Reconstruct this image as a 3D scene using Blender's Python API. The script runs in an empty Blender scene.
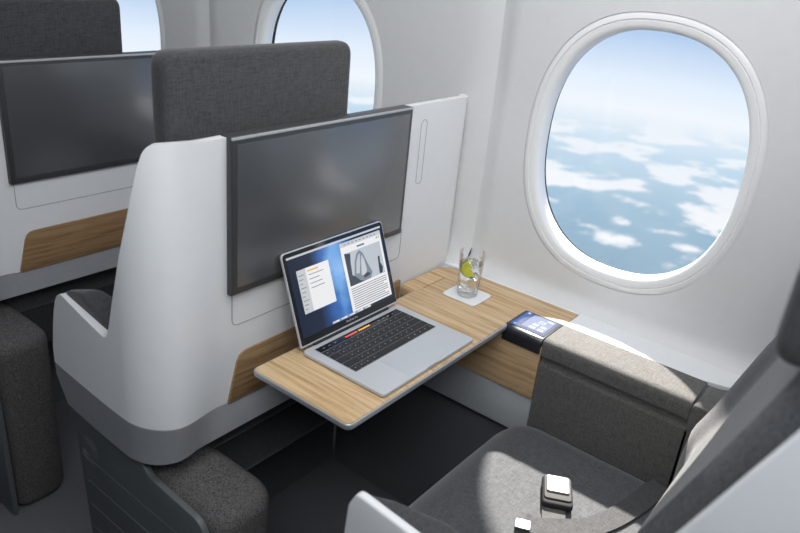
import bpy, bmesh, math, random
from mathutils import Vector, Matrix
random.seed(4)
SC = bpy.context.scene
COL = SC.collection
PI = math.pi
# ------------------------------------------------------------------ camera
F_PX = 722.0
yaw, pitch, roll = [math.radians(a) for a in (36.0, 23.9, 5.8)]
CAM = Vector((-.884, -.858, 1.4515))
fw = Vector((math.cos(yaw)*math.cos(pitch), math.sin(yaw)*math.cos(pitch), -math.sin(pitch)))
r0 = Vector((math.sin(yaw), -math.cos(yaw), 0)); u0 = r0.cross(fw)
rt = r0*math.cos(roll) + u0*math.sin(roll); up = -r0*math.sin(roll) + u0*math.cos(roll)
cd = bpy.data.cameras.new('camera'); cam = bpy.data.objects.new('camera', cd); COL.objects.link(cam)
m = Matrix.Identity(4)
for i in range(3):
    m[i][0] = rt[i]; m[i][1] = up[i]; m[i][2] = -fw[i]; m[i][3] = CAM[i]
cam.matrix_world = m
cd.sensor_width = 36; cd.lens = 36*F_PX/800; cd.clip_start = .02; cd.clip_end = 200
cd.dof.use_dof = True; cd.dof.focus_distance = 1.6; cd.dof.aperture_fstop = 4.0
SC.camera = cam
# ------------------------------------------------------------------ view
SC.view_settings.view_transform = 'Standard'; SC.view_settings.look = 'None'
SC.view_settings.gamma = 1; SC.view_settings.use_curve_mapping = False
SC.view_settings.exposure = 0.0
# ------------------------------------------------------------------ world: high sky over sea and broken cloud
W = bpy.data.worlds.new('sky'); SC.world = W; W.use_nodes = True
nt = W.node_tree; nt.nodes.clear()
def N(nt, t, **k):
    n = nt.nodes.new(t)
    for a, b in k.items(): setattr(n, a, b)
    return n
def mth(nt, op, a, b=None, c=None, clamp=False):
    n = nt.nodes.new('ShaderNodeMath'); n.operation = op; n.use_clamp = clamp
    for i, v in enumerate((a, b, c)):
        if v is None: continue
        if isinstance(v, (int, float)): n.inputs[i].default_value = v
        else: nt.links.new(v, n.inputs[i])
    return n.outputs[0]
def ramp(nt, fac, stops, interp='LINEAR'):
    n = nt.nodes.new('ShaderNodeValToRGB'); cr = n.color_ramp; cr.interpolation = interp
    while len(cr.elements) < len(stops): cr.elements.new(.5)
    for e, (p, c) in zip(cr.elements, stops):
        e.position = p; e.color = (c[0], c[1], c[2], 1) if not isinstance(c, (int, float)) else (c, c, c, 1)
    nt.links.new(fac, n.inputs[0]); return n.outputs[0]
def mixc(nt, fac, a, b):
    n = nt.nodes.new('ShaderNodeMix'); n.data_type = 'RGBA'
    for s, v in ((n.inputs[0], fac), (n.inputs[6], a), (n.inputs[7], b)):
        if hasattr(v, 'links'): nt.links.new(v, s)
        elif isinstance(v, (int, float)): s.default_value = v
        else: s.default_value = (v[0], v[1], v[2], 1)
    return n.outputs[2]
tc = N(nt, 'ShaderNodeTexCoord'); sp = N(nt, 'ShaderNodeSeparateXYZ'); nt.links.new(tc.outputs['Generated'], sp.inputs[0])
SKY_H = -.165                                   # the aircraft is banking: horizon of the view lies below level
dz = mth(nt, 'SUBTRACT', sp.outputs[2], SKY_H)
base = ramp(nt, mth(nt, 'MULTIPLY_ADD', dz, 1.25, .5, clamp=True),
            [(0, (.04, .16, .27)), (.18, (.07, .24, .38)), (.34, (.20, .42, .58)), (.44, (.52, .72, .86)),
             (.50, (.95, .98, 1.0)), (.545, (.80, .90, 1.0)), (.62, (.36, .56, .84)), (1, (.16, .34, .70))])
below = mth(nt, 'MAXIMUM', mth(nt, 'MULTIPLY', dz, -1.0), .02)
cx = N(nt, 'ShaderNodeCombineXYZ')
nt.links.new(mth(nt, 'DIVIDE', sp.outputs[0], mth(nt, 'ADD', below, .13)), cx.inputs[0])
nt.links.new(mth(nt, 'DIVIDE', sp.outputs[1], mth(nt, 'ADD', below, .13)), cx.inputs[1])
cx.inputs[2].default_value = 3.7
cn = N(nt, 'ShaderNodeTexNoise'); cn.inputs['Scale'].default_value = 1.9; cn.inputs['Detail'].default_value = 7
cn.inputs['Roughness'].default_value = .56; nt.links.new(cx.outputs[0], cn.inputs['Vector'])
cl = ramp(nt, cn.outputs[0], [(0, 0), (.49, 0), (.56, 1), (1, 1)], 'EASE')
under = ramp(nt, mth(nt, 'MULTIPLY', dz, -8.0, clamp=True), [(0, 0), (.25, .75), (1, 1)])
sky = mixc(nt, mth(nt, 'MULTIPLY', cl, under), base, (1.0, 1.0, 1.0))
wn = N(nt, 'ShaderNodeTexNoise'); wn.inputs['Scale'].default_value = 2.5; wn.inputs['Detail'].default_value = 4
nt.links.new(tc.outputs['Generated'], wn.inputs['Vector'])
veil = ramp(nt, wn.outputs[0], [(.35, 0), (.75, .45)])
sky = mixc(nt, veil, sky, (.95, .98, 1.0))
bg = N(nt, 'ShaderNodeBackground'); nt.links.new(sky, bg.inputs[0]); bg.inputs[1].default_value = 1.05
ow = N(nt, 'ShaderNodeOutputWorld'); nt.links.new(bg.outputs[0], ow.inputs[0])
# ------------------------------------------------------------------ sun through the windows
sd = bpy.data.lights.new('sun', 'SUN'); sun = bpy.data.objects.new('sun', sd); COL.objects.link(sun)
sd.energy = 19; sd.angle = math.radians(2.2); sd.color = (1, .92, .80)
sun.rotation_euler = Vector((-.85, -.385, -1)).to_track_quat('-Z', 'Y').to_euler()
# ------------------------------------------------------------------ cabin ceiling lamp and two added fill lights
def area(name, loc, target, sx, sy, power, color):
    l = bpy.data.lights.new(name, 'AREA'); o = bpy.data.objects.new(name, l); COL.objects.link(o)
    l.shape = 'RECTANGLE'; l.size = sx; l.size_y = sy; l.energy = power; l.color = color
    o.location = loc; o.rotation_euler = (Vector(target)-Vector(loc)).to_track_quat('-Z', 'Y').to_euler()
    return o
area('cabin_lamp', (-.9, -.9, 2.02), (.2, .1, .7), 1.2, .6, 18, (.93, .97, 1))
area('forward_fill', (-.25, 1.0, 2.05), (.4, 1.1, 1.0), .8, .5, 3.8, (.96, .98, 1))  # added fill, no fitting behind it: brightens the wall and row ahead
area('overhead_fill', (.05, -.35, 2.05), (.25, -.1, .6), .7, .5, 8, (1, .98, .95))  # added fill aimed down at the seat, table and console

# ------------------------------------------------------------------ materials
def mat(name, color=(.8, .8, .8), rough=.5, metal=0, spec=.5, coat=0):
    m = bpy.data.materials.new(name); m.use_nodes = True
    b = m.node_tree.nodes['Principled BSDF']
    b.inputs['Base Color'].default_value = (*color, 1); b.inputs['Roughness'].default_value = rough
    b.inputs['Metallic'].default_value = metal; b.inputs['Specular IOR Level'].default_value = spec
    b.inputs['Coat Weight'].default_value = coat
    return m
def noisy(m, scale=60, amt=.04, bump=0.0, stretch=(1, 1, 1), detail=4):
    nt = m.node_tree; b = nt.nodes['Principled BSDF']; c = b.inputs['Base Color'].default_value[:3]
    t = N(nt, 'ShaderNodeTexCoord'); mp = N(nt, 'ShaderNodeMapping'); mp.inputs['Scale'].default_value = stretch
    nt.links.new(t.outputs['Object'], mp.inputs[0])
    n = N(nt, 'ShaderNodeTexNoise'); n.inputs['Scale'].default_value = scale; n.inputs['Detail'].default_value = detail
    nt.links.new(mp.outputs[0], n.inputs['Vector'])
    lo = [x*(1-amt) for x in c]; hi = [min(1, x*(1+amt)) for x in c]
    nt.links.new(ramp(nt, n.outputs[0], [(.3, lo), (.7, hi)]), b.inputs['Base Color'])
    if bump:
        bp = N(nt, 'ShaderNodeBump'); bp.inputs['Strength'].default_value = bump; bp.inputs['Distance'].default_value = .001
        nt.links.new(n.outputs[0], bp.inputs['Height']); nt.links.new(bp.outputs[0], b.inputs['Normal'])
    return m
def fabric(name, c1, c2, sc=520, rough=.9, bump=.5):
    m = mat(name, c1, rough, spec=.25); nt = m.node_tree; b = nt.nodes['Principled BSDF']
    b.inputs['Sheen Weight'].default_value = .25; b.inputs['Sheen Roughness'].default_value = .5
    t = N(nt, 'ShaderNodeTexCoord'); fs = []
    for st in ((1, 1, .12), (.12, 1, 1), (1, .12, 1)):
        mp = N(nt, 'ShaderNodeMapping'); mp.inputs['Scale'].default_value = st
        nt.links.new(t.outputs['Object'], mp.inputs[0])
        n = N(nt, 'ShaderNodeTexNoise'); n.inputs['Scale'].default_value = sc; n.inputs['Detail'].default_value = 2
        nt.links.new(mp.outputs[0], n.inputs['Vector']); fs.append(n.outputs[0])
    s = mth(nt, 'MULTIPLY', mth(nt, 'ADD', mth(nt, 'ADD', fs[0], fs[1]), fs[2]), 1/3)
    nt.links.new(ramp(nt, s, [(.38, c1), (.62, c2)]), b.inputs['Base Color'])
    bp = N(nt, 'ShaderNodeBump'); bp.inputs['Strength'].default_value = bump; bp.inputs['Distance'].default_value = .001
    nt.links.new(s, bp.inputs['Height']); nt.links.new(bp.outputs[0], b.inputs['Normal'])
    return m
def wood(name, dark, light, axis='y', rough=.42, coat=.15):
    m = mat(name, light, rough, coat=coat); nt = m.node_tree; b = nt.nodes['Principled BSDF']
    t = N(nt, 'ShaderNodeTexCoord')
    # warp the lines softly, then squeeze along the grain
    wn = N(nt, 'ShaderNodeTexNoise'); wn.inputs['Scale'].default_value = 5; wn.inputs['Detail'].default_value = 2
    m0 = N(nt, 'ShaderNodeMapping'); m0.inputs['Scale'].default_value = (1, .35, 1) if axis == 'y' else (.35, 1, 1)
    nt.links.new(t.outputs['Object'], m0.inputs[0]); nt.links.new(m0.outputs[0], wn.inputs['Vector'])
    va = N(nt, 'ShaderNodeVectorMath', operation='SCALE'); va.inputs['Scale'].default_value = .045
    nt.links.new(wn.outputs['Color'], va.inputs[0])
    vb = N(nt, 'ShaderNodeVectorMath', operation='ADD'); nt.links.new(va.outputs[0], vb.inputs[0]); nt.links.new(t.outputs['Object'], vb.inputs[1])
    mp = N(nt, 'ShaderNodeMapping'); mp.inputs['Scale'].default_value = (1, .035, 1) if axis == 'y' else (.035, 1, 1)
    nt.links.new(vb.outputs[0], mp.inputs[0])
    a = N(nt, 'ShaderNodeTexNoise'); a.inputs['Scale'].default_value = 95; a.inputs['Detail'].default_value = 5; a.inputs['Roughness'].default_value = .6
    c = N(nt, 'ShaderNodeTexNoise'); c.inputs['Scale'].default_value = 420; c.inputs['Detail'].default_value = 2
    nt.links.new(mp.outputs[0], a.inputs['Vector']); nt.links.new(mp.outputs[0], c.inputs['Vector'])
    s = mth(nt, 'ADD', mth(nt, 'MULTIPLY', a.outputs[0], .72), mth(nt, 'MULTIPLY', c.outputs[0], .28))
    mid = [(x+y)/2 for x, y in zip(dark, light)]
    nt.links.new(ramp(nt, s, [(.36, dark), (.46, mid), (.56, light), (.7, [min(1, x*1.06) for x in light])]), b.inputs['Base Color'])
    bp = N(nt, 'ShaderNodeBump'); bp.inputs['Strength'].default_value = .12; bp.inputs['Distance'].default_value = .0006
    nt.links.new(s, bp.inputs['Height']); nt.links.new(bp.outputs[0], b.inputs['Normal'])
    return m
def emit(name, color, s=1.0, rough=.2):
    m = mat(name, (.01, .01, .012), rough)
    b = m.node_tree.nodes['Principled BSDF']; b.inputs['Emission Color'].default_value = (*color, 1); b.inputs['Emission Strength'].default_value = s
    return m
M = {}
M['wall'] = noisy(mat('cabin_lining', (.70, .71, .725), .55), 40, .012)
M['white'] = noisy(mat('white_shell_plastic', (.76, .775, .80), .34), 30, .01)
M['white2'] = mat('white_gloss_trim', (.84, .85, .86), .25)
M['sill'] = mat('sill_plastic', (.80, .82, .84), .4)
M['grey'] = noisy(mat('grey_plastic', (.24, .25, .265), .45), 80, .03)
M['lgrey'] = noisy(mat('pale_grey_plastic', (.42, .44, .46), .45), 80, .03)
M['pedestal'] = noisy(mat('charcoal_plastic', (.085, .096, .103), .5), 80, .05)
M['pedline'] = mat('charcoal_ridge', (.11, .12, .13), .45)
M['seam'] = mat('seam_shadow_gap', (.30, .31, .32), .6)
M['black'] = mat('black_gap', (.008, .008, .009), .8)
M['fab'] = fabric('charcoal_weave', (.042, .045, .051), (.104, .109, .118))
M['fab2'] = fabric('dark_weave', (.032, .033, .036), (.075, .076, .08))
M['fabblk'] = fabric('black_weave', (.012, .012, .014), (.03, .031, .034))
M['fabarm'] = fabric('sunlit_armrest_weave', (.068, .067, .066), (.140, .137, .132))  # same dark weave as the seat, colour raised for the sunlit top
M['carpet'] = noisy(mat('carpet', (.125, .128, .138), .95, spec=.1), 700, .5, .8)
M['rug'] = noisy(mat('footrest_carpet', (.095, .091, .092), .95, spec=.1), 480, .75, .9, detail=3)
M['stitch'] = mat('grey_stitching', (.32, .32, .32), .7)
M['wood'] = wood('oak_top', (.40, .245, .105), (.64, .455, .26), 'y')
M['woodt'] = wood('oak_tray', (.41, .255, .11), (.66, .475, .275), 'y')
M['woodx'] = wood('oak_panel', (.17, .098, .042), (.33, .205, .105), 'x')
M['woodf'] = wood('oak_front', (.36, .215, .10), (.58, .40, .23), 'y')
M['alu'] = noisy(mat('aluminium', (.58, .605, .64), .34, .25), 900, .02)
M['alue'] = mat('table_edge_metal', (.46, .48, .50), .38, .6)
M['tbot'] = mat('table_underside', (.12, .125, .13), .5)
M['key'] = mat('key_black', (.012, .012, .014), .45)
M['keyw'] = mat('keyboard_well', (.36, .37, .39), .45, .3)
M['glyph'] = mat('key_legend', (.55, .56, .58), .6)
M['blackglass'] = mat('black_glass', (.006, .006, .008), .07, spec=.6)
M['screen'] = mat('satin_monitor_glass', (.070, .075, .082), .26, spec=1.0, coat=.6)
M['screen'].node_tree.nodes['Principled BSDF'].inputs['Coat Roughness'].default_value = .22
M['bezel'] = mat('monitor_bezel', (.045, .048, .052), .35)
M['tvrim'] = mat('monitor_edge', (.085, .09, .097), .35, .4)
M['chrome'] = mat('brushed_steel', (.42, .42, .415), .36, .6)
M['buckle'] = mat('buckle_body', (.022, .022, .024), .7, 0, .15)
M['bplate'] = mat('buckle_plate_grey', (.075, .075, .075), .65, 0, .15)
M['strap'] = fabric('belt_webbing', (.062, .063, .064), (.105, .105, .104), 700)
M['coaster'] = mat('white_coaster', (.80, .81, .83), .5)
def thin_glass(name):
    m = bpy.data.materials.new(name); m.use_nodes = True; nt = m.node_tree; nt.nodes.clear()
    t = N(nt, 'ShaderNodeBsdfTransparent'); t.inputs[0].default_value = (.995, .998, .998, 1)
    g = N(nt, 'ShaderNodeBsdfGlossy'); g.inputs['Roughness'].default_value = .02
    f = N(nt, 'ShaderNodeLayerWeight'); f.inputs[0].default_value = .14
    x = N(nt, 'ShaderNodeMixShader'); nt.links.new(mth(nt, 'MULTIPLY', f.outputs['Fresnel'], .55), x.inputs[0])
    nt.links.new(t.outputs[0], x.inputs[1]); nt.links.new(g.outputs[0], x.inputs[2])
    nt.links.new(x.outputs[0], N(nt, 'ShaderNodeOutputMaterial').inputs[0]); return m
def glassmat(name, color, rough, ior):
    m = mat(name, color, rough); b = m.node_tree.nodes['Principled BSDF']
    b.inputs['Transmission Weight'].default_value = 1; b.inputs['IOR'].default_value = ior
    return m
M['glass'] = thin_glass('clear_glass')
M['water'] = glassmat('water', (1, 1, 1), 0, 1.33)
M['ice'] = glassmat('ice', (.97, .99, 1), .05, 1.31)
M['lime'] = noisy(mat('lime_flesh', (.80, .84, .07), .35), 300, .25)
M['peel'] = mat('lime_peel', (.10, .26, .02), .4)
M['pith'] = mat('lime_pith', (.72, .80, .42), .5)
pm = bpy.data.materials.new('window_pane_glass'); pm.use_nodes = True; nt = pm.node_tree; nt.nodes.clear()
tr = N(nt, 'ShaderNodeBsdfTransparent'); tr.inputs[0].default_value = (.97, .98, 1, 1)
gl = N(nt, 'ShaderNodeBsdfGlossy'); gl.inputs['Roughness'].default_value = .05
mx = N(nt, 'ShaderNodeMixShader'); mx.inputs[0].default_value = .03
nt.links.new(tr.outputs[0], mx.inputs[1]); nt.links.new(gl.outputs[0], mx.inputs[2])
nt.links.new(mx.outputs[0], N(nt, 'ShaderNodeOutputMaterial').inputs[0]); M['pane'] = pm

# ------------------------------------------------------------------ mesh helpers
def obj(name, bm, mats, parent=None, smooth=True, angle=35, wn=False):
    me = bpy.data.meshes.new(name)
    bmesh.ops.recalc_face_normals(bm, faces=bm.faces[:]) if not getattr(bm, 'keepn', False) else None
    bm.to_mesh(me); bm.free()
    if not isinstance(mats, (list, tuple)): mats = [mats]
    for x in mats: me.materials.append(x)
    if smooth:
        me.shade_smooth()
        try: me.set_sharp_from_angle(angle=math.radians(angle))
        except Exception: pass
    o = bpy.data.objects.new(name, me); COL.objects.link(o)
    if parent: o.parent = parent
    return o
def empty(name, loc=(0, 0, 0), rz=0):
    o = bpy.data.objects.new(name, None); COL.objects.link(o); o.location = loc; o.rotation_euler = (0, 0, rz)
    o.empty_display_size = .05
    return o
def place(o, parent_loc):
    """geometry of child written in world coordinates; shift it into its parent's frame"""
    o.location = -Vector(parent_loc); return o
def tag(o, label, cat, group=None):
    o['label'] = label; o['category'] = cat
    if group: o['group'] = group
    return o
def struct(o): o['kind'] = 'structure'; return o
def copy_tree(o, parent=None):
    c = o.copy(); COL.objects.link(c); c.parent = parent
    for ch in list(o.children): copy_tree(ch, c)
    return c
def rbox(lo, hi, r=.01, seg=3, bm=None, mi=0, mtx=None):
    own = bm is None
    b = bmesh.new()
    bmesh.ops.create_cube(b, size=1)
    for v in b.verts:
        v.co = Vector([lo[i] + (v.co[i]+.5)*(hi[i]-lo[i]) for i in range(3)])
    if r > 0: bmesh.ops.bevel(b, geom=b.edges[:], offset=r, segments=seg, profile=.5, affect='EDGES', clamp_overlap=True)
    if mtx is not None: bmesh.ops.transform(b, matrix=mtx, verts=b.verts[:])
    for f in b.faces: f.material_index = mi
    if own: return b
    me = bpy.data.meshes.new('t'); b.to_mesh(me); b.free(); n0 = len(bm.faces); bm.from_mesh(me); bpy.data.meshes.remove(me)
    bm.faces.ensure_lookup_table()
    for f in bm.faces[n0:]: f.material_index = mi
    return bm
def rpoly(pts, r, seg=5):
    """round the corners of a polygon; r a number or list"""
    out = []; n = len(pts)
    for i in range(n):
        p = Vector(pts[i]); a = Vector(pts[i-1]); b = Vector(pts[(i+1) % n])
        rr = r[i] if isinstance(r, (list, tuple)) else r
        if rr <= 0: out.append(p); continue
        da = (a-p).normalized(); db = (b-p).normalized()
        ang = da.angle(db)
        t = min(rr/math.tan(ang/2), (a-p).length*.49, (b-p).length*.49); 
        s = p+da*t; e = p+db*t
        for k in range(seg+1):
            q = k/seg
            out.append(s*(1-q)**2 + p*2*q*(1-q) + e*q*q)
    return out
def prism(pts2, f, d0, d1, bevel=0, seg=2, bm=None, mi=0):
    """pts2 2D outline, f(u,v,d)->Vector"""
    b = bmesh.new()
    v0 = [b.verts.new(f(p[0], p[1], d0)) for p in pts2]; v1 = [b.verts.new(f(p[0], p[1], d1)) for p in pts2]
    n = len(pts2)
    a = b.faces.new(v0); c = b.faces.new(v1[::-1])
    for i in range(n): b.faces.new((v0[i], v0[(i+1) % n], v1[(i+1) % n], v1[i]))
    bmesh.ops.recalc_face_normals(b, faces=b.faces[:])
    if bevel:
        es = [e for e in b.edges if (e in a.edges[:] or e in c.edges[:])]
        bmesh.ops.bevel(b, geom=es, offset=bevel, segments=seg, profile=.5, affect='EDGES', clamp_overlap=True)
    for ff in b.faces: ff.material_index = mi
    if bm is None: return b
    me = bpy.data.meshes.new('t'); b.to_mesh(me); b.free(); n0 = len(bm.faces); bm.from_mesh(me); bpy.data.meshes.remove(me)
    bm.faces.ensure_lookup_table()
    for ff in bm.faces[n0:]: ff.material_index = mi
    return bm
fXY = lambda u, v, d: Vector((u, v, d))
fXZ = lambda u, v, d: Vector((u, d, v))
fYZ = lambda u, v, d: Vector((d, u, v))
def rect(a, b, c, d): return [(a, b), (c, b), (c, d), (a, d)]
def tube(pts, r, n=8, closed=False, bm=None, mi=0):
    b = bm or bmesh.new(); rings = []; P = [Vector(p) for p in pts]; m = len(P)
    for i, p in enumerate(P):
        t = (P[(i+1) % m]-P[i-1]) if closed else (P[min(i+1, m-1)]-P[max(i-1, 0)])
        t.normalize(); ref = Vector((0, 0, 1)) if abs(t.z) < .9 else Vector((1, 0, 0))
        x = t.cross(ref).normalized(); y = t.cross(x)
        rings.append([b.verts.new(p + x*r*math.cos(2*PI*k/n) + y*r*math.sin(2*PI*k/n)) for k in range(n)])
    for i in range(m if closed else m-1):
        A, B = rings[i], rings[(i+1) % m]
        for k in range(n): b.faces.new((A[k], A[(k+1) % n], B[(k+1) % n], B[k])).material_index = mi
    if not closed:
        b.faces.new(rings[0][::-1]).material_index = mi; b.faces.new(rings[-1]).material_index = mi
    return b
def grid(nu, nv, f, bm=None, mi=0):
    b = bm or bmesh.new()
    V = [[b.verts.new(f(i/(nu-1), j/(nv-1))) for j in range(nv)] for i in range(nu)]
    for i in range(nu-1):
        for j in range(nv-1): b.faces.new((V[i][j], V[i+1][j], V[i+1][j+1], V[i][j+1])).material_index = mi
    return b
def interp(xs, ys, x):
    if x <= xs[0]: return ys[0]
    for i in range(len(xs)-1):
        if x <= xs[i+1]:
            return ys[i] + (ys[i+1]-ys[i])*(x-xs[i])/(xs[i+1]-xs[i])
    return ys[-1]
def sstep(a, b, x):
    t = max(0, min(1, (x-a)/(b-a))); return t*t*(3-2*t)
def solidify(o, t, off=-1, bev=.0045):
    md = o.modifiers.new('thickness', 'SOLIDIFY'); md.thickness = t; md.offset = off; md.use_even_offset = False
    es = o.modifiers.new('rounded_rim', 'BEVEL'); es.width = bev; es.segments = 3; es.limit_method = 'ANGLE'; es.angle_limit = math.radians(60); es.harden_normals = True
    return o

# ================================================================== STRUCTURE
struct(obj('floor', rbox((-2.6, -3, -.05), (.72, 5.0, 0), 0), M['carpet'], smooth=False))
struct(obj('ceiling', rbox((-2.6, -3, 2.15), (.9, 5.0, 2.2), 0), M['wall'], smooth=False))
struct(obj('wall_aisle', rbox((-2.65, -3, 0), (-2.6, 5.0, 2.2), 0), M['wall'], smooth=False))
struct(obj('wall_rear', rbox((-2.6, -3.05, 0), (.9, -3, 2.2), 0), M['wall'], smooth=False))
struct(obj('wall_forward', rbox((-2.6, 5.0, 0), (.9, 5.05, 2.2), 0), M['wall'], smooth=False))
# window side lining: one pressed panel per window, gently curved in section
WZ, WA, WB, WN = 1.071, .227, .271, 2.35
PITCHW = .97
WC = [-.333 + PITCHW*i for i in range(-2, 5)]
def wx(z): return .655 - .10*max(0, z-1.05)**2 - .02*max(0, .9-z)
def oval(t, s, dy=0):
    c, sn = math.cos(t), math.sin(t)
    return (math.copysign(abs(c)**(2/WN), c)*WA*s, math.copysign(abs(sn)**(2/WN), sn)*WB*s)
def oval_off(t, d):
    c, sn = math.cos(t), math.sin(t)
    return (math.copysign(abs(c)**(2/WN), c)*(WA+d), math.copysign(abs(sn)**(2/WN), sn)*(WB+d))
NT = 96
Z0, Z1 = .66, 1.75
bm = bmesh.new()
HO = .034          # ring outside the glass where the frame sits
for yc in WC:
    lo = -PITCHW/2; hi = PITCHW/2
    if abs(yc+.333) < .01: hi = .04-yc
    if abs(yc-.637) < .01: lo = .04-yc
    cols = []
    for k in range(NT):
        t = 2*PI*k/NT
        a = Vector(oval_off(t, HO))
        # ray to the rectangle
        d = a.normalized()
        cand = []
        if d.x > 1e-6: cand.append(hi/d.x)
        if d.x < -1e-6: cand.append(lo/d.x)
        if d.y > 1e-6: cand.append((Z1-WZ)/d.y)
        if d.y < -1e-6: cand.append((Z0-WZ)/d.y)
        e = d*min(cand)
        # snap the nearest sample to the corners
        for cxr in (lo, hi):
            for czr in (Z0-WZ, Z1-WZ):
                if abs(math.atan2(e.y*cxr-e.x*czr, e.x*cxr+e.y*czr)) < PI/NT: e = Vector((cxr, czr))
        col = []
        NR = 14
        for j in range(NR+1):
            q = (j/NR)**1.4
            p = a.lerp(e, q)
            y = yc+p.x; z = WZ+p.y
            x = wx(z)
            edge = min(hi-p.x, p.x-lo, .3)
            x += .014*(1-sstep(.0, .05, edge))          # shallow valley where two panels meet
            x += .010*(1-sstep(0, .10, (p-a).length))*0
            if z < .74: x -= .05*(sstep(.74, .665, z))**2   # cove at the foot of the lining
            col.append(bm.verts.new((x, y, z)))
        cols.append(col)
    for k in range(NT):
        A, B = cols[k], cols[(k+1) % NT]
        for j in range(NR): bm.faces.new((A[j], A[j+1], B[j+1], B[j]))
ya, yb = WC[0]-PITCHW/2, WC[-1]+PITCHW/2
def strip(z0, x0, z1, x1):
    v = [bm.verts.new(p) for p in ((x0, ya, z0), (x0, yb, z0), (x1, yb, z1), (x1, ya, z1))]; bm.faces.new(v)
strip(0, .69, .70, .69); wl = obj('wall_window', bm, M['wall'], angle=50); struct(wl)
bm = bmesh.new(); strip(1.75, wx(1.75), 2.16, .42); struct(obj('trim_3', bm, M['wall'], smooth=False))
def window(i, yc):
    w = struct(empty('window_%d' % i, (.66, yc, WZ)))
    # frame: section swept round the opening: (distance outwards from glass edge, x offset to the lining)
    sec = [(-.002, .034), (-.002, .014), (.0005, .006), (.004, .002), (.010, .0005), (.0175, .0), (.0185, .0018), (.0200, .0018), (.0212, -.0008), (.026, -.0005), (.032, .0012), (.037, .0035)]
    b = bmesh.new(); rings = []
    for k in range(NT):
        t = 2*PI*k/NT; ring = []
        for d, dx in sec:
            y, z = oval_off(t, d)
            X = wx(WZ+z)+dx if dx < .02 else .66+dx
            ring.append(b.verts.new((X-.66, y, z)))
        rings.append(ring)
    for k in range(NT):
        A, B = rings[k], rings[(k+1) % NT]
        for j in range(len(sec)-1): b.faces.new((A[j], A[j+1], B[j+1], B[j]))
    obj('window_frame', b, M['white2'], w, angle=60)
    b = bmesh.new()
    for x in (.022,):
        v = [b.verts.new((x, *oval_off(2*PI*k/NT, -.001))) for k in range(NT)]; b.faces.new(v)
    r = bmesh.ops.extrude_face_region(b, geom=b.faces[:]); 
    for v in [g for g in r['geom'] if isinstance(g, bmesh.types.BMVert)]: v.co.x += .003
    obj('window_pane', b, M['pane'], w, smooth=False)
for i, yc in enumerate(WC[1:6]): window(i+1, yc)
# outer skin round the panes so that daylight only enters through them
bm = bmesh.new()
for yc in WC:
    hw = PITCHW/2; inner = []; outer = []
    for k in range(NT):
        t = 2*PI*k/NT; a = Vector(oval_off(t, .003)); d = a.normalized(); cand = []
        if abs(d.x) > 1e-6: cand.append(hw/abs(d.x))
        if d.y > 1e-6: cand.append((2.2-WZ)/d.y)
        if d.y < -1e-6: cand.append(WZ/-d.y)
        e = d*min(cand)
        for cxr in (-hw, hw):
            for czr in (-WZ, 2.2-WZ):
                if abs(math.atan2(e.y*cxr-e.x*czr, e.x*cxr+e.y*czr)) < PI/NT: e = Vector((cxr, czr))
        inner.append(bm.verts.new((.71, yc+a.x, WZ+a.y))); outer.append(bm.verts.new((.71, yc+e.x, WZ+e.y)))
    for k in range(NT): bm.faces.new((inner[k], outer[k], outer[(k+1) % NT], inner[(k+1) % NT]))
struct(obj('wall_outer', bm, M['black'], smooth=False))

# ================================================================== SEAT WITH SHELL (row in front)
SY = .085          # rear face of the shell
def shell_path():
    """plan outline (x, y) of the shell from the armrest tip round the aisle corner to the window wall, with kind weights"""
    P = []
    for k in range(26): P.append((-.292-.010*math.sin(PI*k/25*.5), .40-.26*k/25))
    c = Vector((-.236, .14)); r = .066
    for k in range(1, 31):
        a = PI + (PI/2)*k/30*.97
        P.append((c.x+r*math.cos(a), c.y+1.22*r*math.sin(a)))
    x0, y0 = P[-1]
    for k in range(1, 11):
        q = k/10; P.append((x0+(-.122-x0)*q, y0+(SY-y0)*(q*q*(3-2*q))))
    for k in range(1, 25): P.append((-.122+(.610+.122)*k/24, SY))
    for k in range(1, 13):
        a = k/12*PI/2; P.append((.610+.034*math.sin(a), SY+.030*(1-math.cos(a))))
    return P
PATH = shell_path()
WING = [.775, .797, .830, .863, .893, .905, .919, .932, .945, .957, .970, .983, .996, 1.009, 1.023, 1.037, 1.051, 1.065, 1.079, 1.092,
        1.103, 1.112, 1.118, 1.122, 1.1245, 1.126, 1.1275, 1.1285, 1.129]
def top_z(i):
    x, y = PATH[i]
    if i <= 25 and y > .345: return interp([.345, .365, .385, .40], [.795, .782, .735, .66], y)
    if i <= 25 and y > .19: return .795 - (.345-y)/.155*.025
    if i < 21: return .772
    if i-21 < len(WING): return WING[i-21]
    return min(1.132, 1.129 + max(0, i-60)*.0006)
bandflag = [False]
def shell_mesh(z_lo, z_hi, nz, mi=0, off=0.0):
    def f(u, v):
        i = round(u*(len(PATH)-1)); x, y = PATH[i]
        a, b = z_lo(i), z_hi(i); z = a+(b-a)*v
        t = max(0, (z-.62)/.5)
        wgt = sstep(-.14, -.28, x)
        x2 = x + .035*t**1.5*wgt
        y2 = y + .055*t**1.5*sstep(-.12, -.25, x)
        if bandflag[0] and i > 50: y2 += (min(y2, .0655)-y2)*(1-v)*(1-sstep(.58, .62, x))
        return Vector((x2-off*wgt, y2, z))
    return grid(len(PATH), nz, f)
zmid = lambda i: interp([-.30, -.2, -.12], [.628, .614, .600], PATH[i][0])
def front_cut(i): # lower band follows the rounded nose
    x, y = PATH[i]
    return .55
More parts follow.
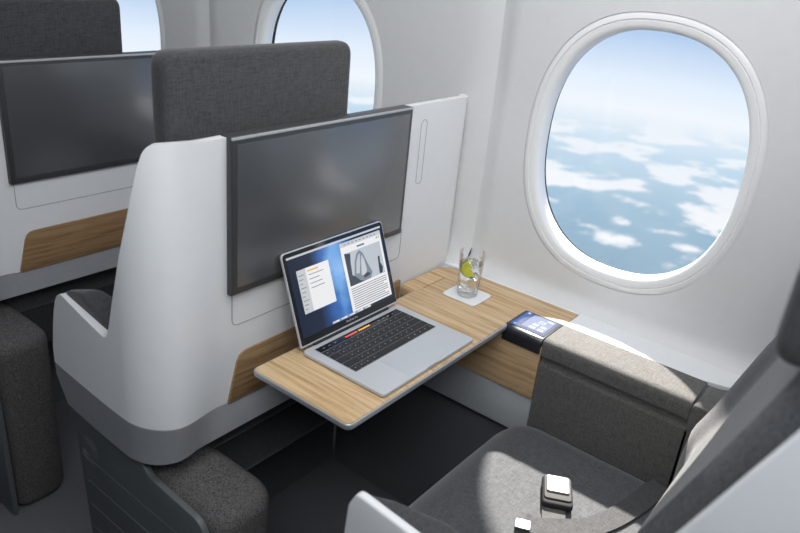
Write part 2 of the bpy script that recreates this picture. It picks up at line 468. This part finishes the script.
def make_seat():
    root = empty('airline_seat', (0, 0, 0))
    s = obj('shell', shell_mesh(zmid, lambda i: max(top_z(i), zmid(i)+.005), 26), M['white'], root, angle=50)
    solidify(s, .018, -1)
    bandflag[0] = True
    b = shell_mesh(lambda i: .546 if i > 4 else interp([0, 4], [.60, .546], i), lambda i: zmid(i)-.0006, 6, off=-.0)
    bandflag[0] = False
    bd = obj('lower_band', b, M['grey'], root, angle=50); solidify(bd, .016, -1, .002)
    # pedestal under the aisle side
    pts = [(.315, 0), (.362, .545), (.14, .545), (.10, .508), (-.045, .497), (-.078, .44), (-.085, .2), (-.085, 0)]
    pts = rpoly(pts, [0, .01, .01, .03, .035, .04, .05, 0])
    ped = obj('pedestal_panel', prism(pts, fYZ, -.285, -.272, .0015), M['pedestal'], root)
    for k in range(4):
        z = .43-.062*k
        obj('ridge', tube([(-.2842, .325, z), (-.2842, -.02+.01*k, z-.004)], .0016, 6), M['pedline'], ped)
    for rr in (.016, .024, .032):
        obj('ring_mark', tube([(-.2846, .318-.005+rr*math.cos(a), .455+rr*math.sin(a)) for a in [2*PI*k/24 for k in range(24)]], .0011, 5, closed=True), M['pedline'], ped)
    # carpeted footrest box beneath the shell
    pts = rpoly(rect(-.2715, -.085, -.124, .30), [.049, .07, .05, .05], 10)
    fb = prism(pts, fXY, 0, .503, .046, 9)
    obj('footrest_box', fb, M['rug'], root, angle=60)
    obj('footwell_back', rbox((-.09, .31, 0), (.47, .325, .552), 0), M['carpet'], root)
    # wood inlay
    wz0, wz1 = .600, .706
    pts = rpoly([(-.116, wz0), (.417, wz0), (.417, wz1), (-.088, wz1)], [.006, .004, .004, .030], 8)
    obj('wood_inlay', prism(pts, fXZ, SY-.0045, SY+.004, .001), M['woodx'], root)
    # rounded groove below the monitor
    g = [(-.103, .84), (-.103, .767), (.405, .767), (.405, .84)]
    g = [(-.103, .84)] + rpoly(g, [0, .016, .016, 0], 6)[1:-1] + [(.405, .84)]
    obj('panel_groove', tube([(x, SY-.0002, z) for x, z in g], .0009, 6), M['seam'], root)
    pill = []
    for k in range(24):
        a = 2*PI*k/24; pill.append((.452+.011*math.cos(a), SY-.0002, 1.02+.011*math.sin(a)+(.065 if math.sin(a) > 0 else -.065)))
    obj('latch_outline', tube(pill, .0007, 6, closed=True), M['seam'], root)
    # monitor
    mz0, mz1, mx0, mx1 = .838, 1.134, -.114, .390
    mon = obj('monitor', prism(rpoly(rect(mx0, mz0, mx1, mz1), [.002, .002, .005, .002], 4), fXZ, SY-.0105, SY+.016, .0015), M['tvrim'], root)
    obj('top_trim', rbox((mx0+.002, SY-.0118, mz1-.0062), (mx1-.001, SY-.009, mz1-.0008), .0008, 2), M['lgrey'], mon)
    obj('bezel', prism(rect(mx0+.003, mz0+.001, mx1-.002, mz1-.006), fXZ, SY-.0112, SY-.0095, .0006), M['bezel'], mon)
    obj('screen', prism(rect(mx0+.014, mz0+.014, mx1-.010, mz1-.014), fXZ, SY-.0118, SY-.0108, .0003), M['screen'], mon)
    # upholstery
    def cush(lo, hi, r, seg=5, m=None, nm='backrest', lean=0):
        b = rbox(lo, hi, r, seg)
        for v in b.verts: v.co.y += -lean*(v.co.z-lo[2])
        return obj(nm, b, m or M['fab2'], root, angle=60)
    cush((-.16, .125, .45), (.36, .225, 1.100), .03, lean=0)
    h = prism(rpoly(rect(-.196, 1.085, .256, 1.266), .030, 8), fXZ, .1395, .178, .014, 5)
    obj('headrest', h, M['fab2'], root, angle=60)
    cush((-.20, .13, .33), (.42, .44, .49), .035, m=M['fabblk'], nm='seat_cushion')
    # aisle armrest pad
    pts = rpoly([(.355, .60), (.355, .800), (.30, .812), (.20, .775), (.14, .72), (.14, .60)], [.0, .02, .03, .05, .02, 0], 5)
    pb = prism(pts, fYZ, -.2785, -.205, .010, 4)
    for v in pb.verts: v.co.x = -.2785 + (v.co.x+.2785)*(.12+.88*sstep(.36, .23, v.co.y))
    obj('armrest_pad', pb, M['fab2'], root, angle=60)
    obj('base', rbox((-.20, .33, 0), (.42, .44, .33), .01), M['fabblk'], root)
    return root
seat = make_seat()
tag(seat, 'white shell seat directly behind the laptop, with large dark monitor and oak inlay', 'seat', 'white shell airline seats')
seat2 = copy_tree(seat); seat2.location = (0, .82, -.008)
tag(seat2, 'farther white shell seat cut by the left edge of the photo', 'seat', 'white shell airline seats')

# ================================================================== SIDE CONSOLE
ZC = .6925
con = empty('side_console', (.52, -.1, 0))
tag(con, 'oak topped side console between shell and grey armrest under the large window', 'console')
CL = (.52, -.1, 0)
def cpart(*a, **k): o = obj(*a, **k); return place(o, CL)
# top in three boards: wall strip, lid, end piece
pts = rpoly([(.5385, -.304), (.5385, .073), (.66, .073), (.66, -.304)], [0, 0, 0, 0])
pts = rpoly([(.5395, -.304), (.616, -.304), (.616, .030), (.585, .080), (.5395, .080)], [.001, .001, .06, .03, .001], 8)
cpart('top_strip', prism(pts, fXY, ZC-.018, ZC, .0015), M['wood'], con)
pts = rpoly([(.440, -.205), (.5372, -.205), (.5372, .0325), (.418, .0325), (.418, -.205)][1:], [.001, .001, .001, .012], 6)
def rounded_top(y0, y1, x0, x1, z1, depth, r, matl, name, dz=0):
    # section in xz with rounded front edge, extruded in y
    p = rpoly([(x1, z1-.018), (x1, z1), (x0, z1), (x0, z1-depth), (x0+.012, z1-depth), (x0+.016, z1-.018)], [0, .0008, r, .001, 0, 0], 8)
    return cpart(name, prism(p, lambda u, v, d: Vector((u, d, v)), y0, y1, .0008), matl, con)
rounded_top(-.205, .0300, .432, .5362, ZC, .03, .014, M['wood'], 'lid_board')
rounded_top(.0325, .080, .420, .5362, ZC, .03, .012, M['wood'], 'end_board')
cpart('front_panel', rbox((.436, -.304, .537), (.446, .082, ZC-.019), .001), M['woodf'], con)
cpart('carcass', rbox((.4465, -.303, .44), (.60, .078, ZC-.0185), .0), M['black'], con)
cpart('lower_panel', rbox((.440, -.304, .432), (.452, .082, .5355), .002), M['lgrey'], con)
cpart('kick_panel', rbox((.47, -.304, 0), (.60, .30, .431), .0), M['carpet'], con)
# control unit: dark housing wrapping over the front edge
y0, y1 = -.3025, -.2065
p = rpoly([(.5372, ZC-.018), (.5372, ZC+.0006), (.4310, ZC+.0006), (.4310, ZC-.036), (.446, ZC-.036), (.446, ZC-.018)], [0, .001, .016, .004, 0, 0], 8)
hs = cpart('control_unit', prism(p, lambda u, v, d: Vector((u, d, v)), y0, y1, .001), mat('control_housing', (.022, .024, .03), .28), con)
def cchild(name, bm, m, par, **k):
    o = obj(name, bm, m, par, **k); return o      # parent already carries the shift
cchild('display', prism(rpoly(rect(.449, y0+.004, .534, y1-.005), .002, 3), fXY, ZC+.0011, ZC+.0018, 0), emit('control_blue', (.035, .09, .27), .75), hs, smooth=False)
cchild('status_strip', prism(rect(.452, y1-.024, .531, y1-.008), fXY, ZC+.0017, ZC+.0021), emit('control_navy', (.06, .14, .42), .9), hs, smooth=False)
b = bmesh.new()
prism(rect(.460, y0+.012, .528, y1-.028), fXY, ZC+.0017, ZC+.0021, bm=b, mi=0)
for (ax, ay, bx, by) in ((.463, y0+.016, .474, y0+.030), (.463, y0+.036, .474, y0+.052), (.479, y0+.016, .490, y0+.030), (.479, y0+.036, .491, y0+.050), (.496, y0+.028, .512, y0+.044), (.515, y0+.016, .525, y0+.030)):
    prism(rect(ax, ay, bx, by), fXY, ZC+.0021, ZC+.0024, bm=b, mi=1)
for k in range(3): prism(rect(.499+.004*k, y0+.030, .5005+.004*k, y0+.042), fXY, ZC+.0024, ZC+.0026, bm=b, mi=0)
prism(rect(.454, y1-.018, .459, y1-.012), fXY, ZC+.0021, ZC+.0025, bm=b, mi=2)
prism(rect(.522, y1-.018, .529, y1-.012), fXY, ZC+.0021, ZC+.0025, bm=b, mi=1)
cchild('tile_panel', b, [emit('tile_lilac', (.25, .33, .62), .9), emit('tile_white', (.62, .72, .95), 1.0), emit('tile_cyan', (.1, .6, 1), 1.1)], hs, smooth=False)

# window sill
pts = rpoly([(.5375, -.305), (.5375, -.60), (.560, -.685), (.645, -.722), (.68, -.722), (.68, -.305)], [.0, .03, .06, .03, 0, 0], 8)
sl = obj('trim_1', prism(pts, fXY, ZC-.025, ZC-.001, .0015), M['sill']); struct(sl)
pts2 = [(.617, -.306), (.69, -.306), (.69, .9), (.617, .9)]
struct(obj('trim_2', prism([(.617, -.304), (.69, -.304), (.69, .10), (.617, .10)], fXY, ZC-.022, ZC-.0015), M['sill'], smooth=False))

# ================================================================== OUR SEAT (near)
ns = empty('airline_seat', (.1, -.6, 0))
tag(ns, 'nearest grey upholstered seat with long padded side armrest and belt on its cushion', 'seat')
NL = (.1, -.6, 0)
def npart(name, bm, m, par=None, **k):
    o = obj(name, bm, m, par or ns, **k)
    if par is None: place(o, NL)
    return o
# side armrest body
p = rpoly([(.5365, .44), (.5365, ZC), (.4345, ZC), (.4345, .44)], [0, .006, .024, 0], 8)
# body: lid recess below
p_body = rpoly([(.5365, .30), (.5365, ZC-.002), (.50, ZC-.002), (.452, ZC-.012), (.4440, ZC-.030), (.4440, ZC-.050), (.4350, ZC-.062), (.4350, .30)], [0, .004, .01, .012, .006, .008, .006, 0], 5)
npart('side_armrest', prism(p_body, fXZ, -.640, -.3055, .002), M['fabarm'], angle=50)
p_lid = rpoly([(.5362, ZC-.004), (.5362, ZC+.003), (.4335, ZC+.003), (.4335, ZC-.038), (.4450, ZC-.042), (.455, ZC-.012)], [.002, .003, .020, .006, .004, .01], 8)
npart('armrest_lid', prism(p_lid, fXZ, -.632, -.3057, .0025, 3), M['fabarm'], angle=50)
p_back = rpoly([(.5365, .30), (.5365, ZC), (.4350, ZC), (.4350, .30)], [0, .008, .028, 0], 8)
def curve_rear(bm): return bm
pts = rpoly([(.435, -.6335), (.5365, -.6335), (.5385, -.655), (.565, -.700), (.63, -.735), (.63, -.98), (.435, -.98)], [.0, .0, .02, .05, .02, 0, 0], 6)
npart('armrest_rear', prism(pts, fXY, .30, ZC+.002, .014, 4), M['fabarm'], angle=50)
# seat cushion: domed
def cushion(u, v):
    x = -.235 + u*.668; y = -.255 - v*.47
    ed = min(u, 1-u)*.668; ef = v*.47
    z = .492
    z -= .055*(1-min(1, ef/.09))**2.2 + .018*(1-min(1, ed/.05))**2
    z += .006*math.sin(PI*u)
    return Vector((x, y, z))
b = grid(50, 40, cushion)
r = bmesh.ops.extrude_edge_only(b, edges=[e for e in b.edges if e.is_boundary])
for v in [g for g in r['geom'] if isinstance(g, bmesh.types.BMVert)]: v.co.z = .33; v.co.y += .02 if v.co.y > -.27 else 0
npart('seat_cushion', b, M['fab'], angle=60)
npart('seat_base', rbox((-.22, -.75, 0), (.43, -.30, .33), .01), M['pedestal'])
# backrest, reclined, with bolsters
def back_y(z): return -.672 - max(0, z-.66)*.30 - .015*sstep(.55, .75, z)
def backf(u, v):
    x = -.225 + u*.655; z = .43 + v*.72
    y = back_y(z)
    bol = sstep(.14, .03, min(u, 1-u))
    y += .024*bol*sstep(.0, .12, v+.05)*(1-.6*sstep(.6, 1, v)) - .030*sstep(.035, 0, min(u, 1-u))
    y += .006*math.sin(PI*min(1, v*1.4))
    return Vector((x, y, z))
b = grid(60, 40, backf)
r = bmesh.ops.extrude_edge_only(b, edges=[e for e in b.edges if e.is_boundary])
for v in [g for g in r['geom'] if isinstance(g, bmesh.types.BMVert)]: v.co.y = back_y(v.co.z)-.10
bk = npart('backrest', b, M['fab'], angle=60)
# headrest
def lean(bm, y0, z0, k=.12):
    for v in bm.verts: v.co.y -= (v.co.z-z0)*k
    return bm
h = prism(rpoly(rect(-.228, 1.138, .222, 1.365), .034, 8), fXZ, -.862, -.792, .020, 6)
hd = npart('headrest', h, M['fab2'], angle=60)
b = None
for off in (.006, .014):
    for k in range(40):
        z = 1.165+.0045*k
        t_ = tube([(-.2284, -.812-off, z), (-.2284, -.812-off, z+.0026)], .0006, 5)
        if b is None: b = t_
        else:
            me = bpy.data.meshes.new('t'); t_.to_mesh(me); t_.free(); b.from_mesh(me); bpy.data.meshes.remove(me)
obj('stitching', b, M['stitch'], hd)
# aisle side shell with low armrest nose and rising wing
prof = [(-.385, .60), (-.345, .70), (-.372, .760), (-.385, .778), (-.40, .776), (-.56, .752), (-.640, .765), (-.690, .80), (-.775, .965), (-.842, 1.135), (-.855, 1.16), (-.99, 1.16), (-.99, .60)]
prof = [(-.395, .60), (-.372, .68), (-.376, .750), (-.390, .778), (-.56, .762), (-.64, .765), (-.70, .80), (-.7735, .960), (-.846, 1.135), (-.99, 1.15), (-.99, .60)]
prof = rpoly(prof, [0, .03, .03, .012, .05, .06, .06, .1, .02, 0, 0], 6)
XS = -.288
b = prism(prof, lambda u, v, d: Vector((d + .006*max(0, (v-.62)/.5), u, v)), XS, XS+.014, .004, 3)
npart('shell', b, M['white'], angle=50)
b = prism(rpoly([(-.385, .55), (-.372, .598), (-.99, .598), (-.99, .55)], [.01, 0, 0, 0]), fYZ, XS, XS+.018, .002)
npart('lower_band', b, M['grey'])
pts = rpoly([(-.386, .60), (-.386, .768), (-.43, .772), (-.50, .752), (-.62, .72), (-.62, .60)], [0, .02, .02, .05, .02, 0], 6)
pb = prism(pts, fYZ, XS+.0145, XS+.075, .010, 4)
for v in pb.verts: v.co.x = XS+.0145 + (v.co.x-XS-.0145)*(.10+.90*sstep(-.385, -.52, v.co.y))
npart('armrest_pad', pb, M['fab2'], angle=60)
npart('pedestal_panel', rbox((-.283, -.98, 0), (-.262, -.40, .548), .004), M['pedestal'])

# ================================================================== TRAY TABLE
T = .700
tt = empty('tray_table', (.16, -.094, T-.014))
tag(tt, 'rectangular oak tray table with grey metal edge holding the open laptop', 'table')
TL = (.16, -.094, T-.014)
out = [(-.103, -.219), (.446, -.219), (.446, .030), (-.103, .030)]
out = [(-.109, -.220), (.434, -.217), (.452, .034), (-.086, .030)]
out = [(-.104, -.2185), (.435, -.2185), (.435, .030), (-.104, .030)]
ox = rpoly(out, .016, 8)
def inset(o, d):
    c = [(p[0]+(d if p[0] < .1 else -d), p[1]+(d if p[1] < -.1 else -d)) for p in o]; return c
place(obj('edge_frame', prism(ox, fXY, T-.0125, T-.0012, .002, 3), M['alue'], tt), TL)
place(obj('wood_top', prism(rpoly(inset(out, .0034), .0135, 8), fXY, T-.002, T, .0005, 2), M['woodt'], tt), TL)
place(obj('underside', prism(rpoly(inset(out, .008), .012, 8), fXY, T-.0145, T-.0122, .0005, 2), M['tbot'], tt), TL)
place(obj('support_arm', rbox((.30, -.09, T-.030), (.435, .0, T-.0146), .003), M['tbot'], tt), TL)

# ================================================================== COASTER, GLASS, LIME
co = obj('coaster', prism(rpoly([(-.043, -.047), (.043, -.047), (.043, .047), (-.043, .047)], .014, 8), fXY, 0, .0035, .0012, 3), M['coaster'])
co.location = (.494, -.065, ZC+.0002)
tag(co, 'white rounded square coaster under the drinking glass', 'coaster')
gl = empty('drinking_glass', (.492, -.066, ZC+.004))
tag(gl, 'clear tumbler of iced water with lime standing on the white coaster', 'glass')
def lathe(prof, n=48, bm=None, mi=0):
    b = bm or bmesh.new(); rings = []
    for r, z in prof:
        if r < 1e-6: rings.append([b.verts.new((0, 0, z))])
        else: rings.append([b.verts.new((r*math.cos(2*PI*k/n), r*math.sin(2*PI*k/n), z)) for k in range(n)])
    for A, B in zip(rings, rings[1:]):
        for k in range(n):
            a = A[k % len(A)], A[(k+1) % n % len(A)], B[(k+1) % n % len(B)], B[k % len(B)]
            u = []
            for v in a:
                if v not in u: u.append(v)
            if len(u) > 2: b.faces.new(u).material_index = mi
    return b
H = .112
obj('tumbler', lathe([(0, .001), (.0225, .001), (.0245, .0025), (.0262, .02), (.0285, .06), (.0312, H-.001), (.0305, H), (.0298, H-.001), (.0270, .06), (.0245, .020), (.0225, .015), (0, .014)]), M['glass'], gl, angle=70)
obj('water', lathe([(0, .0143), (.0222, .0153), (.0242, .0203), (.0267, .06), (.0283, .084), (0, .084)]), M['water'], gl, angle=50)
for k, (x, y, z, s, a) in enumerate(((-.006, .007, .032, .016, .4), (.009, -.006, .052, .017, 1.1), (.013, .010, .074, .013, .2))):
    i = obj('ice_cube', rbox((-s/2, -s/2, -s/2), (s/2, s/2, s/2), .003, 3), M['ice']); i.parent = None
    i.location = Vector(gl.location)+Vector((x, y, z)); i.rotation_euler = (a, a*.7, a*1.3)
    tag(i, ['lowest clear ice cube in the tumbler near its thick base', 'clear ice cube at mid height in the tumbler', 'uppermost clear ice cube floating beside the lime slice'][k], 'ice cube', 'ice cubes in the tumbler')
# lime slice: half wheel
lm = empty('lime_slice', Vector(gl.location)+Vector((-.003, -.002, .072)))
tag(lm, 'yellow green lime wedge floating in the tumbler of water', 'lime')
def half(r0, r1, th, mi):
    p = []
    for k in range(25): p.append((r1*math.cos(PI*k/24), r1*math.sin(PI*k/24)))
    if r0 > 0:
        for k in range(24, -1, -1): p.append((r0*math.cos(PI*k/24), r0*math.sin(PI*k/24)))
    return p
dirm = Matrix.Rotation(math.radians(222-180), 4, 'Z') @ Matrix.Rotation(math.radians(0), 4, 'X')
def lp(name, pts, t, m):
    o = obj(name, prism(pts, fXZ, -t/2, t/2, .0004), m, lm); return o
lp('flesh', half(0, .0190, 0, 0), .006, M['lime']); lp('pith', half(.0190, .0202, 0, 0), .0063, M['pith']); lp('peel', half(.0202, .0220, 0, 0), .0068, M['peel'])
lm.rotation_euler = (0, math.radians(-115), math.radians(-60))

# ================================================================== LAPTOP
LP = empty('laptop', (0, 0, T+.0008))
tag(LP, 'open silver laptop with black keyboard and lit blue screen on the tray table', 'laptop')
LW, LD, LH = .302, .209, .0085
body = obj('base', prism(rpoly(rect(0, -LD, LW, 0), .011, 8), fXY, .0008, LH, .0018, 3), M['alu'], LP)
obj('foot_rail', prism(rpoly(rect(.012, -LD+.012, LW-.012, -.012), .01, 6), fXY, 0, .001), M['key'], body)
obj('opening_notch', rbox((LW/2-.016, -LD-.0003, LH-.0022), (LW/2+.016, -LD+.0018, LH+.0001), .0005, 2), M['alue'], body)
kb = obj('keyboard', prism(rpoly(rect(.0205, -.1235, LW-.0205, -.012), .002, 3), fXY, LH-.001, LH+.0003), M['keyw'], LP, smooth=False)
kx0, kx1, ky0, ky1 = .0215, LW-.0215, -.1225, -.013
rowh = (ky1-ky0)/6.0
rows = [[1.0]*13+[1.5], [1.5]+[1]*12+[1], [1.75]+[1]*11+[1.75], [2.25]+[1]*10+[2.25], [1, 1, 1, 1.25, 5, 1.25, 1, 1, 1, 1]]
for ri, row in enumerate(rows):
    tot = sum(row); x = kx0; yt_ = ky1-rowh*(ri+1)
    for w in row:
        ww = (kx1-kx0)*w/tot
        k = obj('key', rbox((x+.0007, yt_-rowh+.0007, LH), (x+ww-.0007, yt_-.0007, LH+.0014), .0004, 1), [M['key'], M['glyph']], kb, smooth=False)
        if w < 1.3:
            me = k.data; bm = bmesh.new(); bm.from_mesh(me)
            cx_, cy_ = x+ww/2, yt_-rowh/2
            prism(rect(cx_-.0008, cy_-.0013, cx_+.0008, cy_+.0013), fXY, LH+.0013, LH+.00145, bm=bm, mi=1); bm.to_mesh(me); bm.free()
        x += ww
# touch strip with lit colour blocks
b = bmesh.new(); yA, yB = ky1-rowh+.001, ky1-.0010
prism(rect(kx0+.0007, yA, kx1-.0007, yB), fXY, LH, LH+.0009, bm=b, mi=0)
x = .102
for k in range(14):
    w = .0052; prism(rect(x, yA+.0062, x+w-.0012, yB-.0062), fXY, LH+.0009, LH+.0011, bm=b, mi=1 if k < 7 else 2); x += w if k != 6 else w+.005
for k in range(4): prism(rect(.205+k*.016, yA+.007, .211+k*.016, yB-.007), fXY, LH+.0009, LH+.0011, bm=b, mi=3)
for k in range(3): prism(rect(.036+k*.016, yA+.007, .042+k*.016, yB-.007), fXY, LH+.0009, LH+.0011, bm=b, mi=3)
obj('touch_strip', b, [M['blackglass'], emit('strip_red', (1, .08, .04), 1.3), emit('strip_orange', (1, .42, .03), 1.3), emit('strip_grey', (.3, .3, .32), .5)], LP, smooth=False)
# faint trackpad
tb = []
for p in rpoly(rect(.084, -.203, .218, -.128), .004, 4): tb.append((p[0], p[1], LH))
obj('trackpad', prism(rpoly(rect(.084, -.203, .218, -.128), .004, 4), fXY, LH-.001, LH+.00015), noisy(mat('trackpad_aluminium', (.565, .59, .625), .32, .25), 900, .02), LP)
# lid, built upright in its own frame then tilted by its empty-less transform
tilt = math.radians(20.5); LL = .191
def lf(u, v, d):     # u along width, v up the lid, d towards the back
    return Vector((u, .002 + v*math.sin(tilt) + d*math.cos(tilt), LH+.0035 + v*math.cos(tilt) - d*math.sin(tilt)))
lid = obj('lid', prism(rpoly(rect(0, 0, LW, LL), [.003, .003, .011, .011], 8), lf, -.0012, .0042, .0012, 3), M['alu'], LP)
obj('hinge', tube([(.035, .0015, LH+.0005), (LW-.035, .0015, LH+.0005)], .0042, 12), M['key'], LP)
obj('display_glass', prism(rpoly(rect(.0022, .004, LW-.0022, LL-.0022), [.002, .002, .009, .009], 8), lf, -.0016, -.0010), M['blackglass'], lid)
# picture
wp = mat('wallpaper_picture', (0, 0, 0), .15); nt = wp.node_tree; bs = nt.nodes['Principled BSDF']
t = N(nt, 'ShaderNodeTexCoord'); mp = N(nt, 'ShaderNodeMapping'); nt.links.new(t.outputs['Object'], mp.inputs[0])
sx = N(nt, 'ShaderNodeSeparateXYZ'); nt.links.new(mp.outputs[0], sx.inputs[0])
nn = N(nt, 'ShaderNodeTexNoise'); nn.inputs['Scale'].default_value = 22; nn.inputs['Detail'].default_value = 5; nt.links.new(t.outputs['Object'], nn.inputs['Vector'])
gx = mth(nt, 'SUBTRACT', 1.0, mth(nt, 'MULTIPLY', mth(nt, 'ABSOLUTE', mth(nt, 'SUBTRACT', sx.outputs[0], .136)), 15.0), clamp=True)
gz = mth(nt, 'SUBTRACT', 1.0, mth(nt, 'MULTIPLY', mth(nt, 'ABSOLUTE', mth(nt, 'SUBTRACT', sx.outputs[2], .135)), 6.5), clamp=True)
g = mth(nt, 'MULTIPLY', mth(nt, 'MULTIPLY', gx, mth(nt, 'ADD', gz, .35)), mth(nt, 'ADD', nn.outputs[0], .45), clamp=True)
nt.links.new(ramp(nt, g, [(0, (.012, .02, .045)), (.25, (.02, .06, .18)), (.6, (.04, .15, .46)), (1, (.16, .38, .75))]), bs.inputs['Emission Color'])
bs.inputs['Emission Strength'].default_value = 1.0
pic = obj('screen_picture', prism(rect(.010, .018, LW-.010, LL-.010), lf, -.0019, -.0015), wp, lid, smooth=False)
EW = emit('window_white', (.86, .86, .88), .95); EG = emit('window_grey', (.62, .63, .66), .9); ET = emit('text_grey', (.16, .17, .2), .8); EO = emit('text_orange', (.9, .5, .1), .9)
EP = emit('photo_pale', (.55, .58, .63), .9); ED = emit('photo_dark', (.03, .045, .07), .8); EM = emit('photo_mid', (.22, .28, .34), .8); EY = emit('icon_green', (.05, .6, .45), .9)
b = bmesh.new()
def sq(x0, v0, x1, v1, mi, l=0): prism(rect(x0, v0, x1, v1), lf, -.0022-.0002*l, -.0018-.0002*l, bm=b, mi=mi)
sq(.010, LL-.0145, LW-.010, LL-.0105, 0)          # menu bar
obj('menu_bar', b, [EG], lid, smooth=False); b = bmesh.new()
sq(.028, .062, .118, .150, 0)
sq(.028, .062, .052, .150, 2, 1)
for k in range(9): sq(.031, .138-.0085*k, .046-.004*(k % 3), .1393-.0085*k, 1, 2)
sq(.056, .1415, .086, .1445, 3, 1)
for k, w in enumerate((.042, .028, .034, .038)): sq(.058, .134-.009*k, .058+w, .1353-.009*k, 1, 1)
obj('notes_window', b, [EW, ET, EG, EO], lid, smooth=False); b = bmesh.new()
sq(.158, .024, .288, .172, 0)
sq(.158, .163, .288, .172, 1, 1)
for k in range(9): sq(.170+.012*k, .1665, .176+.012*k, .1680, 2, 2)
sq(.208, .1535, .232, .1570, 2, 1)                     # heading
sq(.272, .1565, .2765, .161, 4, 1); sq(.2795, .1565, .284, .161, 5, 1)
sq(.166, .078, .281, .149, 3, 1)                   # picture in page
for k in range(10): sq(.166, .0705-.0047*k, .281 - (.012 if k % 4 == 3 else 0), .0720-.0047*k, 2, 1)
prism([(.166, .078), (.215, .078), (.178, .100), (.180, .128), (.184, .146), (.166, .149)], lf, -.0027, -.0023, bm=b, mi=6)
prism([(.184, .098), (.192, .125), (.202, .141), (.212, .146), (.221, .138), (.229, .116), (.240, .090), (.232, .079), (.214, .078), (.198, .083)], lf, -.0029, -.0026, bm=b, mi=7)
prism([(.190, .100), (.197, .124), (.206, .137), (.212, .139), (.208, .120), (.200, .098)], lf, -.0031, -.0028, bm=b, mi=3)
prism([(.205, .092), (.211, .120), (.216, .135), (.222, .122), (.224, .100), (.218, .090)], lf, -.0031, -.0028, bm=b, mi=1)
prism([(.211, .084), (.228, .086), (.234, .090), (.222, .094), (.212, .091)], lf, -.0032, -.0029, bm=b, mi=6)
prism([(.262, .080), (.272, .080), (.276, .092), (.270, .104), (.272, .118), (.266, .118), (.264, .100)], lf, -.0029, -.0026, bm=b, mi=6)
obj('document_window', b, [EW, EG, ET, EP, EY, EO, ED, EM], lid, smooth=False); b = bmesh.new()
sq(.095, .0195, .215, .0235, 0, 1)
for k in range(14): sq(.098+.0083*k, .0200, .104+.0083*k, .0230, k % 3, 2)
obj('dock', b, [EG, EW, EM], lid, smooth=False)
# maker's lettering under the screen
cu = bpy.data.curves.new('t', 'FONT'); cu.body = 'MacBook Pro'; cu.size = .0065; cu.align_x = 'CENTER'
tmp = bpy.data.objects.new('t', cu); COL.objects.link(tmp); bpy.context.view_layer.update()
me = bpy.data.meshes.new_from_object(tmp.evaluated_get(bpy.context.evaluated_depsgraph_get())); bpy.data.objects.remove(tmp)
for v in me.vertices: v.co = lf(LW/2+v.co.x, .0095+v.co.y, -.0018)
me.materials.append(M['glyph']); lt = bpy.data.objects.new('lettering', me); COL.objects.link(lt); lt.parent = lid

# ================================================================== SEAT BELT
sb = empty('seat_belt', (.23, -.47, .50))
tag(sb, 'pale grey seat belt with square steel buckle lying on the seat cushion', 'seat belt')
BL = (.23, -.47, .50)
def ribbon(pts, w, th, side=None):
    b = bmesh.new(); P = [Vector(p) for p in pts]; R = []
    for i, p in enumerate(P):
        t = (P[min(i+1, len(P)-1)]-P[max(i-1, 0)]).normalized()
        s = (t.cross(Vector((0, 0, 1)))).normalized()
        R.append([b.verts.new(p + s*w/2*a + Vector((0, 0, th*c))) for a, c in ((-1, 0), (1, 0), (1, 1), (-1, 1))])
    for A, B in zip(R, R[1:]):
        for k in range(4): b.faces.new((A[k], A[(k+1) % 4], B[(k+1) % 4], B[k]))
    b.faces.new(R[0]); b.faces.new(R[-1][::-1]); return b
def smoothp(pts, n=6):
    out = []
    P = [Vector(p) for p in pts]
    for i in range(len(P)-1):
        p0, p1, p2, p3 = P[max(i-1, 0)], P[i], P[i+1], P[min(i+2, len(P)-1)]
        for k in range(n):
            t = k/n
            out.append(.5*((2*p1)+(p2-p0)*t+(2*p0-5*p1+4*p2-p3)*t*t+(-p0+3*p1-3*p2+p3)*t**3))
    out.append(P[-1]); return out
ZS = .5010
place(obj('strap', ribbon(smoothp([(.232, -.472, ZS+.007), (.200, -.489, ZS+.006), (.17, -.505, ZS+.001), (.10, -.545, ZS), (.02, -.58, ZS), (-.10, -.615, ZS), (-.19, -.64, .505)]), .044, .0018), M['strap'], sb), BL)
place(obj('strap', ribbon(smoothp([(.425, -.625, ZS-.010), (.38, -.617, ZS-.003), (.30, -.605, ZS+.0), (.20, -.570, ZS+.001), (.13, -.500, ZS+.002), (.118, -.470, ZS+.004)]), .044, .0018), M['fab2'], sb), BL)
ang = math.atan2(-.017, -.032)
mt = Matrix.Translation((.224, -.483, ZS+.001)) @ Matrix.Rotation(math.atan2(-.42, -.80), 4, 'Z') @ Matrix.Scale(1.18, 4)
def bp_(name, bm, m, par=None):
    bmesh.ops.transform(bm, matrix=mt, verts=bm.verts[:])
    o = obj(name, bm, m, par or sb)
    if par is None: place(o, BL)
    return o
bk_ = bp_('buckle', prism(rpoly(rect(-.036, -.025, .034, .025), .008, 6), fXY, 0, .013, .004, 3), M['buckle'])
bp_('buckle_plate', prism(rpoly(rect(-.034, -.022, .024, .022), .006, 6), fXY, .0128, .0160, .0015, 2), M['bplate'], bk_)
bp_('lift_cover', prism(rpoly(rect(-.030, -.0185, .010, .0185), .004, 6), fXY, .0155, .0195, .0015, 2), M['chrome'], bk_)
mt = Matrix.Translation((.106, -.474, ZS+.006)) @ Matrix.Rotation(math.radians(-66), 4, 'Z')
bp_('latch_plate', prism(rpoly(rect(-.014, -.012, .014, .012), .004, 5), fXY, 0, .003, .001, 2), M['chrome'])
